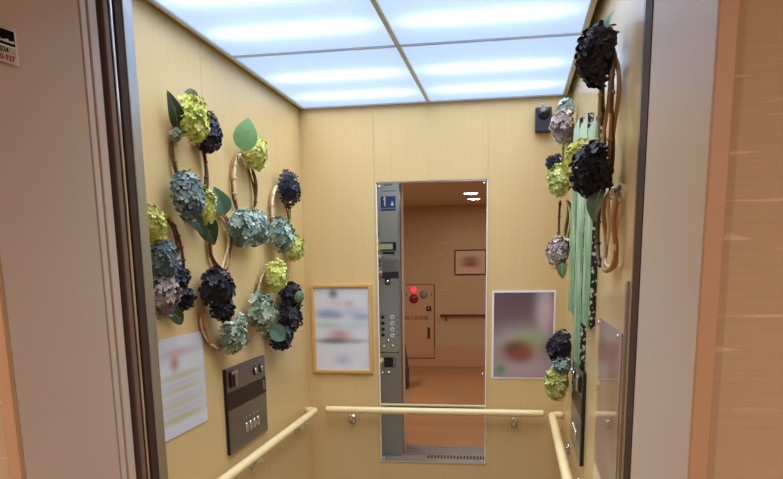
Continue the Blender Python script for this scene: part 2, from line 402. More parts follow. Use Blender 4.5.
# ------------------------------------------------------------------ hall downlights
def downlight(x, y, label, k=1.0):
    o = thing('downlight', label, 'ceiling light', (x, y, HZ), 'round downlights in the hall ceiling')
    MB().ring((x, y, HZ - .004), (0, 0, 1), .088, .006).build('trim_ring', 'white', o, True)
    MB().cyl((x, y, HZ - .004), (0, 0, 1), .082, .004, 32).build('lens', 'lamp_glass', o)
    l = bpy.data.lights.new('downlight_lamp', 'AREA'); l.energy = HALL_W * k; l.color = WARM; l.shape = 'DISK'; l.size = .15
    lo = bpy.data.objects.new('downlight_lamp', l); COL.objects.link(lo); lo.location = (0, 0, -.008); lo.parent = o
downlight(-.52, -1.59, 'lit round downlight in the hall ceiling, upper of the two bright ones in the mirror', .25)
downlight(-.525, -2.37, 'lit round downlight in the hall ceiling, lower of the two bright ones in the mirror', .25)
downlight(1.0, -.45, 'lit round downlight in the hall ceiling near the wallpaper right of the lift', 1.5)
downlight(-1.9, -.35, 'lit round downlight in the hall ceiling to the left of the lift opening', 2.4)
downlight(1.3, -1.6, 'lit round downlight in the hall ceiling far right of the mirror view', .25)

# ------------------------------------------------------------------ mirror on the rear wall
mz0, mz1, mx0, mx1 = 0.514, 1.926, -0.675, -0.1365
o = thing('wall_mirror', 'tall frameless mirror on the rear wall reflecting the hall', 'mirror', (-.406, YB, mz0))
MB().box(mx0, mx1, YB - .006, YB - .0005, mz0, mz1).build('glass', 'mirror', o)
MB().box(mx0 - .004, mx1 + .004, YB - .005, YB - .0003, mz0 - .004, mz0 - .0005).build('bottom_edge', 'white', o)
MB().box(mx0 - .004, mx1 + .004, YB - .007, YB - .0003, mz1 + .0005, mz1 + .009).build('top_edge', 'chrome', o)
MB().box(mx0 - .006, mx0 - .0005, YB - .006, YB - .0003, mz0, mz1).build('side_edge', 'white', o)
MB().box(mx1 + .0005, mx1 + .006, YB - .006, YB - .0003, mz0, mz1).build('side_edge', 'white', o)
for x, z in ((mx0 + .012, mz1 - .012), (mx1 - .012, mz1 - .012), (mx0 + .012, .985), (mx1 - .012, .985), (mx0 + .012, mz0 + .012), (mx1 - .012, mz0 + .012)):
    MB().cyl((x, YB - .006, z), (0, -1, 0), .006, .004, 16, .004).build('fixing_cap', 'chrome', o, True)

# ------------------------------------------------------------------ handrails
RZ, RR = 0.795, 0.0185
def arc(c, a, b2, n=8):
    """quarter bend: from point c+a to c+b2 about corner"""
    return [Vector(c) + Vector(a) * math.cos(PI / 2 * i / n) + Vector(b2) * math.sin(PI / 2 * i / n) for i in range(n + 1)]
def bracket(root, wall, ax):
    """wall: point on the wall; ax: unit vector off the wall"""
    wv = Vector(wall); a = Vector(ax); s = a.cross(Vector((0, 0, 1)))
    b = MB(); p = wv + Vector((0, 0, -.048))
    p = wv + Vector((0, 0, -.056)); q = [p + s * -.014 + Vector((0, 0, -.026)), p + s * .014 + Vector((0, 0, -.026)), p + s * .014 + Vector((0, 0, .020)), p + s * -.014 + Vector((0, 0, .020))]
    b.poly_prism(q, a * .007)
    b.tube([p + a * .005, p + a * .035] + [p + a * (.035 + .02 * math.sin(PI / 2 * i / 6)) + Vector((0, 0, .02 * (1 - math.cos(PI / 2 * i / 6)))) for i in range(1, 7)] + [wv + a * .055 + Vector((0, 0, -RR + .003))], .0065, 10)
    b.build('bracket', 'chrome', root, True)
o = thing('handrail', 'straight cream handrail across the rear wall below the mirror', 'handrail', (-.41, YB, RZ), 'cream handrails of the lift car')
yr = YB - .055
MB().tube([(-.958, yr, RZ), (-.956, yr, RZ), (-.952, yr, RZ)] + [(x / 10, yr, RZ) for x in range(-9, 2)] + [(.151, yr, RZ), (.155, yr, RZ), (.157, yr, RZ)], [RR * .7, RR * .93, RR] + [RR] * 11 + [RR, RR * .93, RR * .7], 20).build('rail', 'rail', o, True)
for x in (-.828, .012): bracket(o, (x, YB - .0005, RZ), (0, -1, 0))
def side_rail(wx, sgn, label, ybr):
    o = thing('handrail', label, 'handrail', (wx, 2.6, RZ), 'cream handrails of the lift car')
    ax = wx + sgn * .055; r = .026
    pts = [(ax, 1.75, RZ)] + [(ax, y / 10, RZ) for y in range(18, 35)]
    pts += [Vector((ax - sgn * r, 3.492, RZ)) + Vector((sgn * r * math.cos(PI / 2 * i / 8), r * math.sin(PI / 2 * i / 8), 0)) for i in range(9)]
    pts += [(wx + sgn * .0008, 3.518, RZ)]
    MB().tube(pts, RR, 20).build('rail', 'rail', o, True)
    for y in ybr: bracket(o, (wx + sgn * .0005, y, RZ), (sgn, 0, 0))
side_rail(XL, 1, 'cream handrail running along the left wall, its end bent back to the wall', (2.02, 2.72, 3.34))
side_rail(XR, -1, 'cream handrail running along the right wall, its end bent back to the wall', (1.95, 2.60, 3.10))

# ------------------------------------------------------------------ low operating panels on the side walls
def low_panel(wx, s, label):
    o = thing('operating_panel', label, 'lift panel', (wx, 2.69, .836), 'low lift operating panels on the side walls')
    X = lambda d: wx + s * d
    def bx(nm, d0, d1, y0, y1, z0, z1, mat, bev=0.0, par=o): 
        return MB().box(min(X(d0), X(d1)), max(X(d0), X(d1)), y0, y1, z0, z1, bev).build(nm, mat, par)
    bx('backing_box', .0005, .011, 2.478, 2.900, .837, 1.164, 'black')
    bx('faceplate', .0112, .0135, 2.481, 2.901, .836, 1.165, 'cop_steel', .0008)
    bx('display_window', .0137, .0150, 2.484, 2.898, 1.006, 1.074, 'panel_dark')
    sp = bx('card_slot', .0137, .022, 2.505, 2.565, 1.092, 1.150, 'black', .002)
    bx('slot_cover', .0222, .030, 2.530, 2.548, 1.095, 1.147, 'chrome', .002, sp)
    bx('slot_lip', .0222, .027, 2.508, 2.562, 1.140, 1.152, 'steel', .002, sp)
    for y in (2.775, 2.845):
        k = MB().cyl((X(.0137), y, 1.118), (s, 0, 0), .019, .004, 24).build('button_ring', 'black', o, True)
        MB().cyl((X(.0180), y, 1.118), (s, 0, 0), .012, .004, 24).build('button', 'chrome', k, True)
    for i, y in enumerate((2.655, 2.698, 2.741, 2.784)):
        MB().ell((X(.0150), y, .905), (.006, .014, .021), 16, 10).build('button', 'chrome', o, True)
        bx('button_label', .0137, .0143, y - .010, y + .010, .940, .950, 'grey')
    # small pale pictogram at the end of the display
    b = MB(); b.ring((X(.0158), 2.870, 1.034), (1, 0, 0), .010, .0018, 20, 6); b.ring((X(.0158), 2.868, 1.054), (1, 0, 0), .007, .0016, 16, 6)
    b.build('pictogram', 'grey', o, True)
low_panel(XL, 1, 'brown steel low operating panel on the left wall with four buttons and dark window')
low_panel(XR, -1, 'steel low operating panel on the right wall seen nearly edge on under the green panels')

# ------------------------------------------------------------------ main operating panel on the front return (seen in the mirror)
k = 1.0127
def vx(x): return x * k
def vz(z): return 1.55 + (z - 1.55) * k
cop = thing('operating_panel', 'tall grey steel main operating panel with button columns, seen in the mirror', 'lift panel', (-.965, YF, .60))
def cb(nm, x0, x1, z0, z1, d0, d1, mat, par=None, bev=0.0):
    return MB().box(vx(x0), vx(x1), YF + d0, YF + d1, vz(z0), vz(z1), bev).build(nm, mat, par or cop)
cb('faceplate', -1.043, -.872, .02, 2.145, .0005, .006, 'steel_blue', None, .001)
st = cb('pictogram_sticker', -.999, -.886, 1.925, 2.032, .0062, .0068, 'blue')
b = MB(); b.box(vx(-.972), vx(-.963), YF + .007, YF + .0074, vz(1.962), vz(2.018)); b.box(vx(-.980), vx(-.963), YF + .007, YF + .0074, vz(2.005), vz(2.013)); b.ell((vx(-.968), YF + .0072, vz(2.022)), (.008, .0008, .008), 12, 8)
b.build('figure_mark', 'white', st)
MB().poly_prism([Vector((vx(-.924), YF + .007, vz(1.965))), Vector((vx(-.898), YF + .007, vz(1.965))), Vector((vx(-.911), YF + .007, vz(1.998)))], Vector((0, .0004, 0))).build('triangle_mark', 'white', st)
cb('caption_strip', -.994, -.892, 1.940, 1.947, .007, .0074, 'grey', st)
b = MB()
for i in range(9): b.box(vx(-.985 + i * .012), vx(-.977 + i * .012), YF + .0062, YF + .0066, vz(2.066), vz(2.074))
b.build('small_print', 'print_grey', cop)
b = MB()
for i in range(6): b.box(vx(-.972 + i * .011), vx(-.964 + i * .011), YF + .0062, YF + .0066, vz(2.108), vz(2.120 + .004 * (i % 2)))
b.build('small_print', 'print_grey', cop)
d = cb('display', -1.020, -.886, 1.632, 1.695, .0062, .010, 'black', None, .002)
cb('display_screen', -1.016, -.912, 1.642, 1.684, .0102, .0108, 'lcd', d)
cb('slot', -.990, -.900, 1.606, 1.624, .0062, .0075, 'black')
cb('speaker_grille', -.990, -.902, 1.575, 1.598, .0062, .0072, 'grey')
cb('upper_plate', -.996, -.868, 1.480, 1.562, .0062, .0078, 'steel')
cb('notice_strip', -1.000, -.870, 1.424, 1.474, .0062, .0078, 'slate')
ks = cb('key_switch', -.978, -.938, 1.376, 1.424, .0062, .009, 'black', None, .002)
MB().cyl((vx(-.957), YF + .0092, vz(1.400)), (0, 1, 0), .013, .004, 20).build('key_barrel', 'chrome', ks, True)
cb('key_label', -.932, -.905, 1.395, 1.403, .0062, .0068, 'grey')
for i, z in enumerate((1.128, 1.080, 1.032, .985)):
    MB().ring((vx(-.925), YF + .008, vz(z)), (0, 1, 0), .013, .0045, 20, 8).build('floor_button', 'white', cop, True)
    cb('button_label', -.900, -.872, z - .003, z + .004, .0062, .0068, 'grey')
for z in (1.128, 1.082, 1.035, .990):
    MB().cyl((vx(-.998), YF + .0062, vz(z)), (0, 1, 0), .014, .004, 20).build('key_socket', 'black', cop, True)
for x, z in ((-.960, .943), (-.996, .896), (-.925, .900)):
    MB().cyl((vx(x), YF + .0062, vz(z)), (0, 1, 0), .015, .005, 20, .012).build('door_button', 'chrome', cop, True)
cb('seam', -1.040, -.875, .850, .856, .0062, .0066, 'black')
g = cb('intercom_plate', -.995, -.902, .735, .815, .0062, .0072, 'slate')
b = MB()
for i in range(6): b.box(vx(-.990), vx(-.925), YF + .0074, YF + .0080, vz(.742 + i * .011), vz(.747 + i * .011))
b.build('grille_slots', 'black', g)
cb('card_window', -.920, -.906, .740, .812, .0074, .0084, 'grey', g)
MB().cyl((vx(-.960), YF + .0062, vz(.691)), (0, 1, 0), .014, .005, 20).build('panel_lock', 'chrome', cop, True)

# ------------------------------------------------------------------ security camera
o = thing('security_camera', 'dark slate box camera high on the rear wall near the right corner', 'camera', (.123, YB, 2.13))
MB().box(.085, .160, YB - .040, YB - .0005, 2.132, 2.242, .005).build('housing', 'slate', o)
MB().ell((.124, YB - .040, 2.214), (.028, .018, .028), 24, 14).build('dome', 'black', o, True)
MB().box(.111, .129, YB - .074, YB - .041, 2.214, 2.248, .003).build('bracket_tab', 'grey', o)

# ------------------------------------------------------------------ posters
def local_box(name, mat, W, H, th, loc, rz, parent=None):
    me = bpy.data.meshes.new(name); bm = bmesh.new(); bmesh.ops.create_cube(bm, size=1.0)
    for v in bm.verts: v.co = Vector(((v.co.x + .5) * W, v.co.y * th, (v.co.z + .5) * H))
    bm.to_mesh(me); bm.free(); me.materials.append(M[mat] if isinstance(mat, str) else mat)
    o = bpy.data.objects.new(name, me); COL.objects.link(o)
    if parent: o.parent = parent; o.location = Vector(loc) - parent_world(parent)
    else: o.location = loc
    o.rotation_euler = (0, 0, rz); return o
# framed landscape print (rear wall, left)
W_, H_ = .288, .442
o = thing('framed_poster', 'light wood framed pale poster with blurred blue hills, left of the mirror', 'poster', (-.87, YB, .98))
b = MB(); x0, x1, z0, z1, f, yb, yf = -1.030, -.712, .983, 1.441, .016, YB - .0005, YB - .018
b.box(x0, x0 + f, yf, yb, z0, z1, .002); b.box(x1 - f, x1, yf, yb, z0, z1, .002); b.box(x0 + f, x1 - f, yf, yb, z0, z0 + f, .002); b.box(x0 + f, x1 - f, yf, yb, z1 - f, z1, .002)
b.build('frame', 'frame_wood', o)
pm = blurprint('print_hills', W_, H_, (216, 218, 230), [
  (.22, .66, .20, .055, (128, 146, 188), .85), (.40, .65, .14, .05, (140, 150, 190), .7), (.72, .68, .20, .05, (176, 190, 214), .8), (.85, .62, .16, .04, (140, 152, 192), .7),
  (.35, .89, .08, .06, (120, 112, 124), .9), (.40, .78, .16, .06, (214, 196, 206), .7), (.64, .77, .09, .05, (206, 170, 180), .7),
  (.25, .53, .25, .04, (168, 188, 188), .7), (.75, .53, .22, .05, (180, 204, 204), .7),
  (.45, .41, .20, .07, (186, 140, 148), .85), (.35, .345, .34, .035, (112, 108, 104), .9), (.75, .34, .2, .025, (160, 158, 158), .6), (.50, .12, .14, .06, (180, 184, 212), .8)], .35, (222, 224, 236))
local_box('print', pm, W_, H_ - .016, .003, (x0 + .015, YB - .006, z0 + .015), 0, o)
# photo poster with white margin (rear wall, right)
W_, H_ = .303, .436
o = thing('photo_poster', 'dark blurred food photo poster with white margin, right of the mirror', 'poster', (.05, YB, .963))
local_box('sheet', 'white', .309, .440, .003, (-.105, YB - .002, .961), 0, o)
pm = blurprint('print_food', .289, .420, (112, 92, 104), [
  (.5, 1.0, .8, .16, (88, 80, 90), .8), (.25, .75, .4, .16, (112, 80, 84), .7), (.86, .78, .15, .30, (206, 186, 196), .85), (.5, .05, .9, .14, (176, 150, 164), .8),
  (.42, .32, .50, .25, (196, 184, 182), .9), (.62, .42, .24, .13, (156, 172, 122), .9), (.40, .30, .28, .13, (128, 72, 62), 1.0), (.35, .36, .16, .07, (96, 74, 58), .7), (.52, .28, .15, .08, (146, 78, 66), .8),
  (.12, .09, .09, .06, (96, 146, 112), .95), (.93, .35, .12, .1, (120, 92, 96), .7)], .3)
local_box('print', pm, .289, .420, .002, (-.095, YB - .005, .971), 0, o)
# notice sheet on the left wall
o = thing('notice_poster', 'white notice sheet with blurred rows, taped to the left wall by the door', 'poster', (XL, 2.1, 1.01))
W_, H_ = .420, .315
pm = blurprint('print_rows', W_, H_, (206, 212, 228), [(.55, .84, .34, .05, (196, 168, 176), .8), (.48, .74, .07, .08, (186, 120, 112), .85), (.80, .72, .10, .06, (206, 214, 200), .7),
  (.58, .60, .36, .035, (186, 188, 152), .9), (.58, .52, .36, .03, (190, 180, 198), .7), (.58, .46, .36, .03, (188, 190, 150), .9), (.58, .38, .36, .03, (188, 178, 196), .7), (.58, .32, .36, .035, (190, 192, 154), .9), (.58, .25, .36, .03, (188, 178, 190), .7),
  (.55, .17, .38, .04, (190, 184, 140), .9)], .35, (212, 218, 232))
local_box('sheet', pm, W_, H_, .003, (XL + .002, 1.897, 1.010), PI / 2, o)
# large acrylic-covered photo poster on the right wall by the door
o = thing('acrylic_poster', 'glossy acrylic covered photo poster on the right wall beside the door edge', 'poster', (XR, 1.9, .79))
pm = blurprint('print_mauve_reflection', .41, .59, (206, 184, 178), [(.10, .90, .2, .08, (150, 120, 146), .8), (.12, .62, .22, .12, (160, 126, 150), .8), (.72, .70, .30, .16, (156, 112, 92), .95), (.7, .40, .4, .06, (220, 206, 206), .8), (.3, .25, .3, .2, (186, 160, 170), .7), (.5, .05, .6, .1, (224, 212, 190), .8)], .3)  # mauve, brown and pale blobs paint the reflected food poster into the print
local_box('sheet', pm, .41, .59, .002, (XR - .002, 2.118, .79), -PI / 2, o)
local_box('acrylic_cover', 'acrylic', .418, .598, .003, (XR - .0065, 2.122, .786), -PI / 2, o)
for y, z in ((2.105, 1.37), (1.722, 1.37), (2.105, .80), (1.722, .80)):
    MB().cyl((XR - .0081, y, z), (-1, 0, 0), .006, .003, 14).build('fixing_cap', 'chrome', o, True)

# slim steel strip on the right wall at the door edge
tag(MB().box(XR - .006, XR - .0005, 1.640, 1.662, .02, 1.50, .001).build('door_guard_strip', 'steel', loc=(XR, 1.65, .02)), 'slim grey metal strip standing on the right wall along the door edge', 'metal strip')

# ------------------------------------------------------------------ green picture panels on the right wall
t = NT('green_brushed_print'); v = t.coords((26, 26, 6)); f = t.noise(1.0, 5, v, 0.75)
tc = t.n('ShaderNodeTexCoord'); sp = t.n('ShaderNodeSeparateXYZ'); t.l(tc.outputs['Object'], sp.inputs[0])
top = t.math('MULTIPLY', t.math('SUBTRACT', sp.outputs[2], .46), 4.0, True)
c = t.ramp(f, ((.36, lin((40, 70, 54))), (.46, lin((96, 140, 104))), (.54, lin((138, 178, 140))), (.66, lin((206, 226, 204)))))
g2 = t.noise(7, 2, t.coords((1, 1, .6)))
c = t.mix(t.math('MULTIPLY', t.math('SUBTRACT', g2, .50), 5.0, True), c, lin((136, 168, 84)))
c = t.mix(t.math('MULTIPLY', top, .75), c, lin((198, 226, 206)))
t.base(c); t.set(Roughness=.45); M['green_print'] = t.m
t = NT('speckled_canvas_edge'); f = t.noise(90, 1, t.coords((1, 1, .8)))
t.base(t.mix(t.math('MULTIPLY', t.math('SUBTRACT', f, .54), 12.0, True), lin((20, 24, 22)), lin((190, 200, 190)))); t.set(Roughness=.6); M['speckle'] = t.m
for (y0, y1, z0, z1, lab) in ((2.28, 2.52, 1.335, 1.96, 'tall narrow green abstract panel on the right wall, nearest to the door'),
                              (2.55, 2.84, 1.175, 2.02, 'tall green abstract panel on the right wall, the middle one hanging lowest'),
                              (2.87, 3.14, 1.335, 2.065, 'tall green abstract panel on the right wall, nearest the rear corner')):
    o = thing('canvas_picture', lab, 'picture', (XR, (y0 + y1) / 2, z0), 'green picture panels on the right wall')
    MB().box(XR - .019, XR - .0005, y0, y1, z0, z1, .001).build('canvas_edge', 'speckle', o)
    MB().box(XR - .0210, XR - .0192, y0 + .001, y1 - .001, z0 + .001, z1 - .001).build('painted_face', 'green_print', o)

# ------------------------------------------------------------------ hydrangea wreaths
def head(root, c, r, kind, seed, n=64, fl=.021, s=1):
    """one hydrangea bloom: four-petalled florets over a rounded core; s = outward x sign"""
    rnd = random.Random(seed); b = MB(); c = Vector(c); r = Vector(r if isinstance(r, (tuple, list)) else (r, r, r))
    lay = b.bm.faces.layers.float.new('tint')
    b.ell(c, (r.x * .74, r.y * .74, r.z * .74), 14, 9)
    n = int(n * 1.35); fl *= .88
    ga = PI * (3 - 5 ** .5)
    for i in range(n):
        z = 1 - 2 * (i + .5) / n; q = math.sqrt(1 - z * z); a = i * ga
        d = Vector((q * math.cos(a), q * math.sin(a), z)) + Vector((rnd.uniform(-.18, .18), rnd.uniform(-.18, .18), rnd.uniform(-.18, .18))); d.normalize()
        if d.x * s < -.45: continue
        k = rnd.uniform(.86, 1.06)
        p = c + Vector((d.x * r.x, d.y * r.y, d.z * r.z)) * k
        nn = (d + Vector((rnd.uniform(-.3, .3), rnd.uniform(-.3, .3), rnd.uniform(-.3, .3)))).normalized()
        u = nn.orthogonal().normalized(); v = nn.cross(u); ph = rnd.uniform(0, PI); f = fl * rnd.uniform(.8, 1.15)
        ctr = p - nn * .003; tint = rnd.random()
        for j in range(4):
            aa = ph + j * PI / 2 + rnd.uniform(-.12, .12); e = u * math.cos(aa) + v * math.sin(aa); h = u * -math.sin(aa) + v * math.cos(aa)
            cup = rnd.uniform(.0, .32)
            P_ = [(.0, .0, .0), (.34, .26, .10), (.68, .40, .20), (.93, .22, .32), (.93, -.22, .32), (.68, -.40, .20), (.34, -.26, .10), (.62, 0, .06)]
            V = [b.bm.verts.new(ctr + e * f * px + h * f * py + nn * f * (pz * (.3 + cup * 2))) for px, py, pz in P_]
            for q in range(7):
                fc = b.bm.faces.new((V[q], V[(q + 1) % 7], V[7])); fc[lay] = tint + rnd.uniform(-.08, .08)
    return b.build('flower_head', PET[kind], root)
def leaf(root, base, tip, nrm, wd, kind, bend=.15):
    base, tip, nrm = Vector(base), Vector(tip), Vector(nrm).normalized(); ax = tip - base; L = ax.length; ax.normalize()
    side = ax.cross(nrm).normalized(); nrm = side.cross(ax); b = MB(); rows = []
    n = 10
    for i in range(n + 1):
        q = i / n; wq = wd * (math.sin(PI * min(1, q ** .8)) ** .75 if 0 < q < 1 else 0.02) * (1 - .25 * q)
        cpt = base + ax * L * q + nrm * (math.sin(PI * q) * L * bend)
        rows.append([b.bm.verts.new(cpt + side * wq * .5 * k + nrm * (abs(k) * wq * .12 + (.0015 if k == 0 else 0) * 0)) for k in (-1, -.5, 0, .5, 1)])
    for i in range(n):
        for j in range(4): b.bm.faces.new((rows[i][j], rows[i][j + 1], rows[i + 1][j + 1], rows[i + 1][j]))
    nf = len(b.bm.faces)
    b.tube([base + ax * L * q + nrm * (math.sin(PI * q) * L * bend + .0012) for q in [j / 10 for j in range(11)]], [.0016 - .0012 * j / 10 for j in range(11)], 6)
    for j in range(1, 7, 2):
        q = j / 10; wl = (1 - q) * .9; c0 = base + ax * L * q + nrm * (math.sin(PI * q) * L * bend + .0008)
        for k in (-1, 1): b.tube([c0, c0 + ax * L * .08 + side * wd * .16 * wl * k + nrm * (wd * .03), c0 + ax * L * .15 + side * wd * .28 * wl * k + nrm * (wd * .045)], [.0008, .0006, .0003], 5)
    for f in list(b.bm.faces)[nf:]: f.material_index = 1
    o = b.build('leaf', LEAF[kind], root); o.data.materials.append(LEAF['vein'])
    md = o.modifiers.new('thickness', 'SOLIDIFY'); md.thickness = .0008
    return o
def hoop(root, x, cy, cz, ry, rz, seed, mats=('vine', 'vine_pale'), sgn=1, rad=.0045):
    """ring of a few twisted vine strands hung flat against the wall"""
    rnd = random.Random(seed)
    for m_i, mt in enumerate(mats):
        ph = rnd.uniform(0, 6); n = 56; pts = []
        for i in range(n):
            a = 2 * PI * i / n; wv = math.sin(3 * a + ph)
            k = 1 + .025 * wv + .035 * (m_i - .5)
            pts.append((x + sgn * (.004 + .006 * math.cos(3 * a + ph + m_i * PI) + .006 * m_i), cy + ry * k * math.cos(a), cz + rz * k * math.sin(a)))
        MB().tube(pts, rad * rnd.uniform(.9, 1.15), 8, True).build('hoop_strand', mt, root, True)
def stem(root, x, cy, cz, ry, rz, a0, a1, sgn=1, mat='stem_green', rad=.0048, nodes=4):
    """jointed stem bent along part of the hoop"""
    n = 24; P = [Vector((x + sgn * .014, cy + ry * math.cos(a0 + (a1 - a0) * i / n), cz + rz * math.sin(a0 + (a1 - a0) * i / n))) for i in range(n + 1)]
    b = MB(); b.tube(P, rad, 8)
    for j in range(nodes):
        i = int((j + .6) / nodes * n); tdir = (P[min(i + 1, n)] - P[max(i - 1, 0)]).normalized(); sd = tdir.cross(Vector((1, 0, 0)))
        b.cyl(P[i] - tdir * .003, tdir, rad * 1.5, .006, 10)
        b.tube([P[i] - sd * .013 + tdir * .003, P[i], P[i] + sd * .013 + tdir * .003], [.0015, .003, .0015], 6)
    return b.build('stem', mat, root, True)
D2R = PI / 180
GL, GR = 'hydrangea wreaths on the left wall', 'hydrangea wreaths on the right wall'
def wreath(label, loc, grp): return thing('hydrangea_wreath', label, 'flower wreath', loc, grp)
X0 = XL + .006
HXL = XL + .052     # bloom centres off the left wall
# A: upper left, lime and navy above, blue-grey and lime below
o = wreath('large wreath at upper left, lime and navy blooms on top and blue grey bloom below', (XL, 2.29, 1.88), GL)
hoop(o, X0, 2.29, 1.885, .118, .150, 1, ('vine', 'vine_dark')); stem(o, X0, 2.29, 1.885, .118, .150, 215 * D2R, 140 * D2R); stem(o, X0, 2.29, 1.885, .108, .145, -50 * D2R, 35 * D2R, 1, 'vine_dark')
head(o, (HXL + .010, 2.212, 1.996), (.055, .054, .068), 'yellow', 11); head(o, (HXL - .010, 2.375, 1.985), (.042, .058, .070), 'navy', 12)
head(o, (HXL + .010, 2.140, 1.757), (.055, .056, .074), 'blue', 13, 80); head(o, (HXL - .006, 2.290, 1.742), (.042, .044, .062), 'yellow', 14, 46)
leaf(o, (XL + .03, 2.18, 1.965), (XL + .035, 2.115, 2.062), (.8, -1, .1), .055, 'dark'); leaf(o, (XL + .04, 2.27, 2.06), (XL + .03, 2.29, 2.105), (.6, -1, .2), .045, 'dark')
leaf(o, (XL + .03, 2.17, 1.72), (XL + .05, 2.27, 1.650), (.6, -1, .4), .06, 'dark')
head(o, (XL + .03, 2.165, 1.945), (.022, .018, .02), 'sage', 15, 16, .012)
leaf(o, (XL + .03, 2.30, 1.715), (XL + .05, 2.36, 1.615), (.7, -1, .35), .085, 'dark', .05)
# B: small bare ring
o = wreath('small nearly bare twig ring with one teal leaf above it on the left wall', (XL, 2.49, 1.63), GL)
hoop(o, X0, 2.487, 1.632, .088, .098, 2, ('vine_pale', 'vine', 'vine_dark'), 1, .0050)
leaf(o, (XL + .045, 2.485, 1.725), (XL + .03, 2.43, 1.815), (.6, -1, .15), .075, 'teal', .06)
# C: leaf and lime bloom above, blue-grey blooms below
o = wreath('wreath with one big green leaf on top and pale teal blooms below, left wall', (XL, 2.76, 1.85), GL)
hoop(o, X0, 2.765, 1.842, .118, .125, 3, ('vine', 'vine_dark')); stem(o, X0, 2.765, 1.842, .118, .128, 205 * D2R, 110 * D2R, 1, 'vine_pale', .0065); stem(o, X0, 2.765, 1.842, .11, .122, -30 * D2R, 40 * D2R, 1, 'vine_dark')
leaf(o, (XL + .065, 2.635, 1.960), (XL + .085, 2.66, 2.080), (.45, -1, .05), .098, 'green', .06)
head(o, (HXL, 2.80, 1.975), (.044, .064, .062), 'yellow', 21); head(o, (HXL + .004, 2.600, 1.690), (.050, .066, .062), 'teal', 22); head(o, (HXL, 2.765, 1.690), (.052, .086, .070), 'teal', 23, 76)
head(o, (HXL - .02, 2.66, 1.66), (.03, .06, .05), 'sage', 24, 40)
# D: navy above, blue and lime below, near the rear corner
o = wreath('wreath nearest the rear corner with a navy bloom above teal and lime blooms', (XL, 3.20, 1.77), GL)
hoop(o, X0, 3.195, 1.768, .125, .122, 4, ('vine', 'vine_dark')); stem(o, X0, 3.195, 1.768, .127, .125, 200 * D2R, 110 * D2R, 1, 'vine_pale', .0070); stem(o, X0, 3.195, 1.768, .118, .118, -40 * D2R, 30 * D2R, 1, 'stem_green')
head(o, (HXL, 3.215, 1.880), (.052, .075, .078), 'navy', 31); head(o, (HXL + .004, 3.070, 1.668), (.055, .085, .078), 'teal', 32); head(o, (HXL - .008, 3.290, 1.622), (.045, .072, .064), 'yellow', 33)
# E: by the door
o = wreath('wreath beside the door edge with lime, blue and mauve blooms in a column', (XL, 2.05, 1.54), GL)
hoop(o, X0, 2.065, 1.545, .105, .150, 5, ('vine_dark', 'vine')); stem(o, X0, 2.065, 1.545, .112, .15, 62 * D2R, 0, 1, 'vine_dark', .0052)
head(o, (HXL - .006, 1.925, 1.662), (.044, .046, .054), 'yellow', 41); head(o, (HXL, 1.965, 1.560), (.048, .056, .064), 'blue', 42); head(o, (HXL + .002, 1.950, 1.466), (.050, .060, .062), 'mauve', 43)
head(o, (HXL - .012, 2.085, 1.510), (.036, .034, .040), 'navy', 44, 34); head(o, (HXL - .006, 2.095, 1.448), (.038, .036, .036), 'black', 45, 30)
leaf(o, (XL + .05, 1.98, 1.425), (XL + .06, 2.055, 1.372), (.6, -1, .4), .050, 'dark')
# F: dark above, pale sage below
o = wreath('lower wreath with a black bloom above and a sage green bloom, beside the notice sheet', (XL, 2.44, 1.37), GL)
hoop(o, X0, 2.435, 1.372, .135, .120, 6, ('vine', 'vine_pale'), 1, .0055); stem(o, X0, 2.435, 1.372, .135, .125, 160 * D2R, 260 * D2R, 1, 'vine', .0060); stem(o, X0, 2.435, 1.372, .125, .12, 50 * D2R, 5 * D2R, 1, 'vine_dark')
head(o, (HXL + .006, 2.330, 1.472), (.056, .084, .068), 'black', 51, 70, .024); head(o, (HXL - .004, 2.395, 1.396), (.040, .044, .042), 'black', 52, 40, .024)
head(o, (HXL, 2.470, 1.288), (.050, .080, .058), 'sage', 53, 70); head(o, (HXL - .012, 2.58, 1.335), (.024, .03, .035), 'sage', 54, 20, .015)
# G: lime, teal and a long dark chain
o = wreath('lower wreath above the steel panel, lime on top, teal left and a black chain right', (XL, 3.04, 1.37), GL)
hoop(o, X0, 3.035, 1.385, .20, .148, 7, ('vine', 'vine_dark')); stem(o, X0, 3.035, 1.385, .205, .150, 195 * D2R, 95 * D2R, 1, 'stem_green', .0062, 5)
head(o, (HXL, 2.985, 1.498), (.050, .078, .070), 'yellow', 61); head(o, (HXL + .008, 2.765, 1.360), (.056, .088, .080), 'sage', 62, 84); head(o, (HXL, 3.175, 1.400), (.050, .080, .070), 'black', 63, 64, .023)
head(o, (HXL, 3.155, 1.305), (.050, .085, .066), 'black', 64, 64, .023); head(o, (HXL, 3.010, 1.235), (.048, .095, .056), 'black', 65, 64, .023)
leaf(o, (XL + .075, 2.80, 1.295), (XL + .115, 2.885, 1.235), (.5, -1, .2), .080, 'teal', .06); leaf(o, (XL + .105, 3.12, 1.375), (XL + .11, 3.13, 1.43), (.5, -1, 0), .05, 'olive')
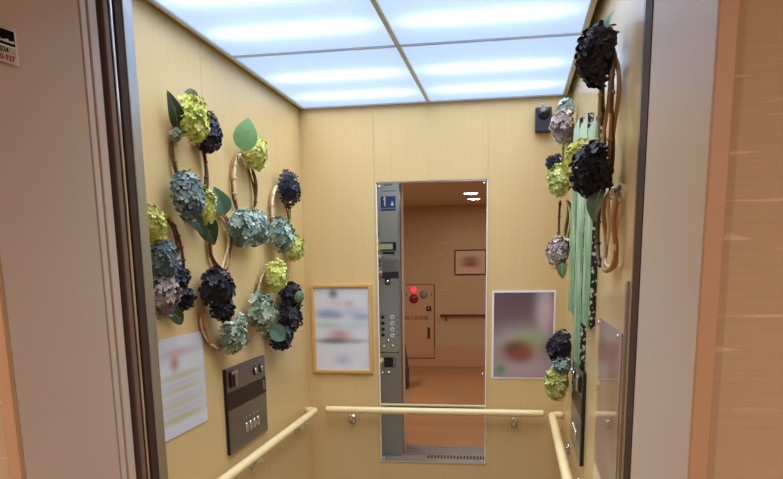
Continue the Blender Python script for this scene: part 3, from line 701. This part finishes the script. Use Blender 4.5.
# right wall
XR0 = XR - .006
o = wreath('tall wreath high on the right wall with big black blooms above and below', (XR, 1.91, 1.88), GR)
hoop(o, .232, 1.925, 1.885, .105, .150, 8, ('vine', 'vine_dark'), -1, .0048); stem(o, .232, 1.925, 1.885, .105, .15, 140 * D2R, 220 * D2R, -1, 'vine', .0050, 2); stem(o, .226, 1.935, 1.885, .10, .145, 45 * D2R, -45 * D2R, -1, 'stem_green', .005, 4)
head(o, (.196, 1.92, 2.035), (.050, .085, .066), 'black', 71, 96, .025, -1); head(o, (.186, 1.85, 1.758), (.050, .075, .060), 'black', 72, 90, .025, -1); head(o, (.172, 1.99, 1.790), (.046, .062, .062), 'yellow', 73, 64, .021, -1)
leaf(o, (.205, 1.86, 2.075), (.218, 1.85, 2.112), (-1, -.5, .2), .032, 'grey', .1); leaf(o, (.20, 1.80, 1.71), (.185, 1.80, 1.635), (-1, -.6, 0), .07, 'olive', .05)
o = wreath('pale twig ring hanging below the black bloom on the right wall near the door', (XR, 1.83, 1.635), GR)
hoop(o, .238, 1.850, 1.617, .112, .094, 9, ('vine_pale', 'vine'), -1, .0055); stem(o, .230, 1.865, 1.625, .13, .10, 60 * D2R, -70 * D2R, -1, 'vine_dark', .0055, 4)
b = MB(); b.tube([(XR - .010, 1.790, 1.712), (XR - .030, 1.782, 1.706), (XR - .030, 1.772, 1.690), (XR - .010, 1.766, 1.678)], .007, 8); b.build('clasp', 'chrome', o, True)
o = wreath('wreath in the far right corner with a mauve bloom below teal petals at the ceiling', (XR, 3.30, 2.0), GR)
hoop(o, .236, 3.31, 1.985, .10, .14, 10, ('vine_dark', 'stem_green'), -1); stem(o, .215, 3.26, 1.985, .06, .15, 60 * D2R, -60 * D2R, -1, 'stem_green', .006, 4)
head(o, (.196, 3.20, 2.090), (.056, .060, .072), 'mauve', 81, 70, .019, -1); head(o, (.207, 3.25, 2.165), (.040, .05, .046), 'teal', 82, 50, .019, -1)
head(o, (.168, 3.30, 1.955), (.036, .05, .036), 'black', 83, 44, .019, -1); head(o, (.188, 3.23, 1.880), (.056, .056, .066), 'lime2', 84, 72, .019, -1)
o = wreath('wreath in the far right corner with one mauve grey bloom and an olive leaf', (XR, 3.30, 1.70), GR)
hoop(o, .236, 3.30, 1.690, .10, .105, 13, ('vine_dark', 'stem_green'), -1); stem(o, .205, 3.24, 1.68, .06, .115, 80 * D2R, -60 * D2R, -1, 'vine_dark', .005, 4)
head(o, (.192, 3.22, 1.578), (.056, .060, .070), 'mauve', 91, 76, .019, -1); leaf(o, (.202, 3.16, 1.535), (.206, 3.155, 1.466), (-.5, -1, 0), .05, 'olive', .05)
o = wreath('lowest wreath in the right corner with a black bloom above a lime one', (XR, 3.13, 1.10), GR)
hoop(o, .236, 3.16, 1.115, .10, .105, 14, ('vine_dark', 'stem_green'), -1); stem(o, .215, 3.08, 1.10, .05, .125, 10 * D2R, -88 * D2R, -1, 'vine_dark', .005, 3)
head(o, (.198, 3.00, 1.192), (.056, .060, .072), 'black', 101, 84, .020, -1); head(o, (.206, 2.97, 1.125), (.044, .046, .036), 'teal', 102, 44, .018, -1); head(o, (.190, 3.00, 1.045), (.058, .060, .076), 'lime2', 103, 84, .020, -1)

# ------------------------------------------------------------------ things in the hall, seen in the mirror
WY = FY + .0005
cab = thing('fire_hydrant_cabinet', 'flat hydrant cabinet with red lamp set in the hall wall, seen in the mirror', 'fire cabinet', (-1.37, FY, .14))
def hb(nm, x0, x1, z0, z1, d0, d1, mat, par=None, bev=0.0): return MB().box(x0, x1, FY + d0, FY + d1, z0, z1, bev).build(nm, mat, par or cab)
hb('body', -1.600, -1.156, .135, 1.207, .0005, .014, 'cab_panel', None, .002)
hb('alarm_panel', -1.590, -1.166, .925, 1.197, .0142, .0175, 'cab_panel', None, .001)
dr = hb('door', -1.590, -1.166, .160, .905, .0142, .0185, 'cab_panel', None, .001)
b = MB(); b.box(-1.602, -1.154, FY + .0005, FY + .0165, .118, .130); b.box(-1.150, -1.144, FY + .0005, FY + .0165, .118, 1.215); b.box(-1.602, -1.144, FY + .0005, FY + .0165, 1.209, 1.215)
b.build('cabinet_border', 'rail_red', cab)
MB().ell((-1.452, FY + .0385, 1.140), (.042, .020, .042), 20, 12).build('alarm_lamp', 'red_lamp', cab, True)
MB().cyl((-1.452, FY + .0177, 1.005), (0, 1, 0), .070, .012, 28, .060).build('call_button', 'red', cab, True)
MB().cyl((-1.305, FY + .0177, 1.066), (0, 1, 0), .060, .006, 28).build('sounder', 'grey', cab, True)
for x in (-1.562, -1.190): hb('latch', x - .005, x + .005, 1.04, 1.09, .0177, .022, 'key_dark')
kh = hb('key_plate', -1.268, -1.195, .825, .895, .0187, .023, 'black', dr, .002)
MB().cyl((-1.232, FY + .0232, .860), (0, 1, 0), .016, .004, 16).build('key_hole', 'chrome', kh, True)
text_mesh('lettering', '屋内消火栓', .072, 'key_dark', dr, (-1.415, FY + .0192, .720), (-1, 0, 0), (0, 0, 1))
hb('handle', -1.250, -1.215, .42, .585, .0187, .030, 'key_dark', dr, .003)
# framed picture
o = thing('framed_picture', 'dark framed picture with wide mount on the hall wall, seen in the mirror', 'picture', (-.62, FY, 1.345))
b = MB(); x0, x1, z0, z1, f = -.852, -.398, 1.345, 1.702, .014
b.box(x0, x0 + f, WY, FY + .02, z0, z1); b.box(x1 - f, x1, WY, FY + .02, z0, z1); b.box(x0 + f, x1 - f, WY, FY + .02, z0, z0 + f); b.box(x0 + f, x1 - f, WY, FY + .02, z1 - f, z1)
b.build('frame', 'frame_dark', o)
pm = blurprint('print_small', .426, .329, (214, 178, 150), [(.5, .62, .27, .13, (128, 112, 80), .9), (.5, .42, .27, .13, (156, 76, 48), .95)], .5)
local_box('print', pm, .426, .329, .006, (x1 - f, FY + .008, z0 + f), PI, o)
# hall handrail
o = thing('hall_handrail', 'red brown handrail on the hall wall right of the hydrant cabinet, in the mirror', 'handrail', (-.2, FY, .76))
MB().tube([(-1.06, FY + .06, .76), (1.2, FY + .06, .76)], .018, 12).build('rail', 'rail_red', o, True)
for x in (-.98, 0, 1.0): MB().tube([(x, WY, .69), (x, FY + .04, .69), (x, FY + .06, .745)], .009, 8).build('bracket', 'rail_red', o, True)
# black tapered bin
o = MB()
o.poly_prism([Vector((-1.62, -1.62, .0)), Vector((-1.285, -1.62, .0)), Vector((-1.285, -1.62, .22)), Vector((-1.335, -1.62, .56)), Vector((-1.57, -1.62, .56)), Vector((-1.62, -1.62, .22))], Vector((0, .26, 0)))
tag(o.build('floor_stand', 'black', loc=(-1.45, -1.5, 0)), 'black slope sided floor stand in the hall, seen in the mirror beside the steel panel', 'stand')

# ------------------------------------------------------------------ sticker on the left reveal
o = thing('sticker_sign', 'small sticker with a black band and red numbers at the top left edge', 'sign', (XJ, 1.2285, 1.90))
def sg(nm, y0, y1, z0, z1, d, mat): return MB().box(XJ + .0002, XJ + d, y0, y1, z0, z1).build(nm, mat, o)
sg('backing', 1.170, 1.2285, 1.9005, 1.9560, .0012, 'white')
sg('black_band', 1.171, 1.2235, 1.930, 1.9552, .0016, 'print_black')
sg('green_band', 1.171, 1.2235, 1.9155, 1.9268, .0016, 'sign_green')
sg('pink_band', 1.171, 1.2235, 1.9015, 1.9150, .0016, 'sign_pink')
b = MB()
for i in range(8): b.box(XJ + .0017, XJ + .002, 1.176 + i * .0058, 1.181 + i * .0058, 1.9345, 1.9375 + .0012 * (i % 3))
b.build('white_print', 'white', o)
text_mesh('number', '2024', .0125, 'print_black', o, (XJ + .0020, 1.195, 1.9210), (0, 1, 0), (0, 0, 1))
text_mesh('red_number', '990-937', .0135, 'print_red', o, (XJ + .0020, 1.197, 1.9083), (0, 1, 0), (0, 0, 1))
o.location = (-0.9005, 1.2654, 1.9114); o.rotation_euler = (0, 0, -math.atan(.175)); o.scale = (1.03, 1.03, 1.03)
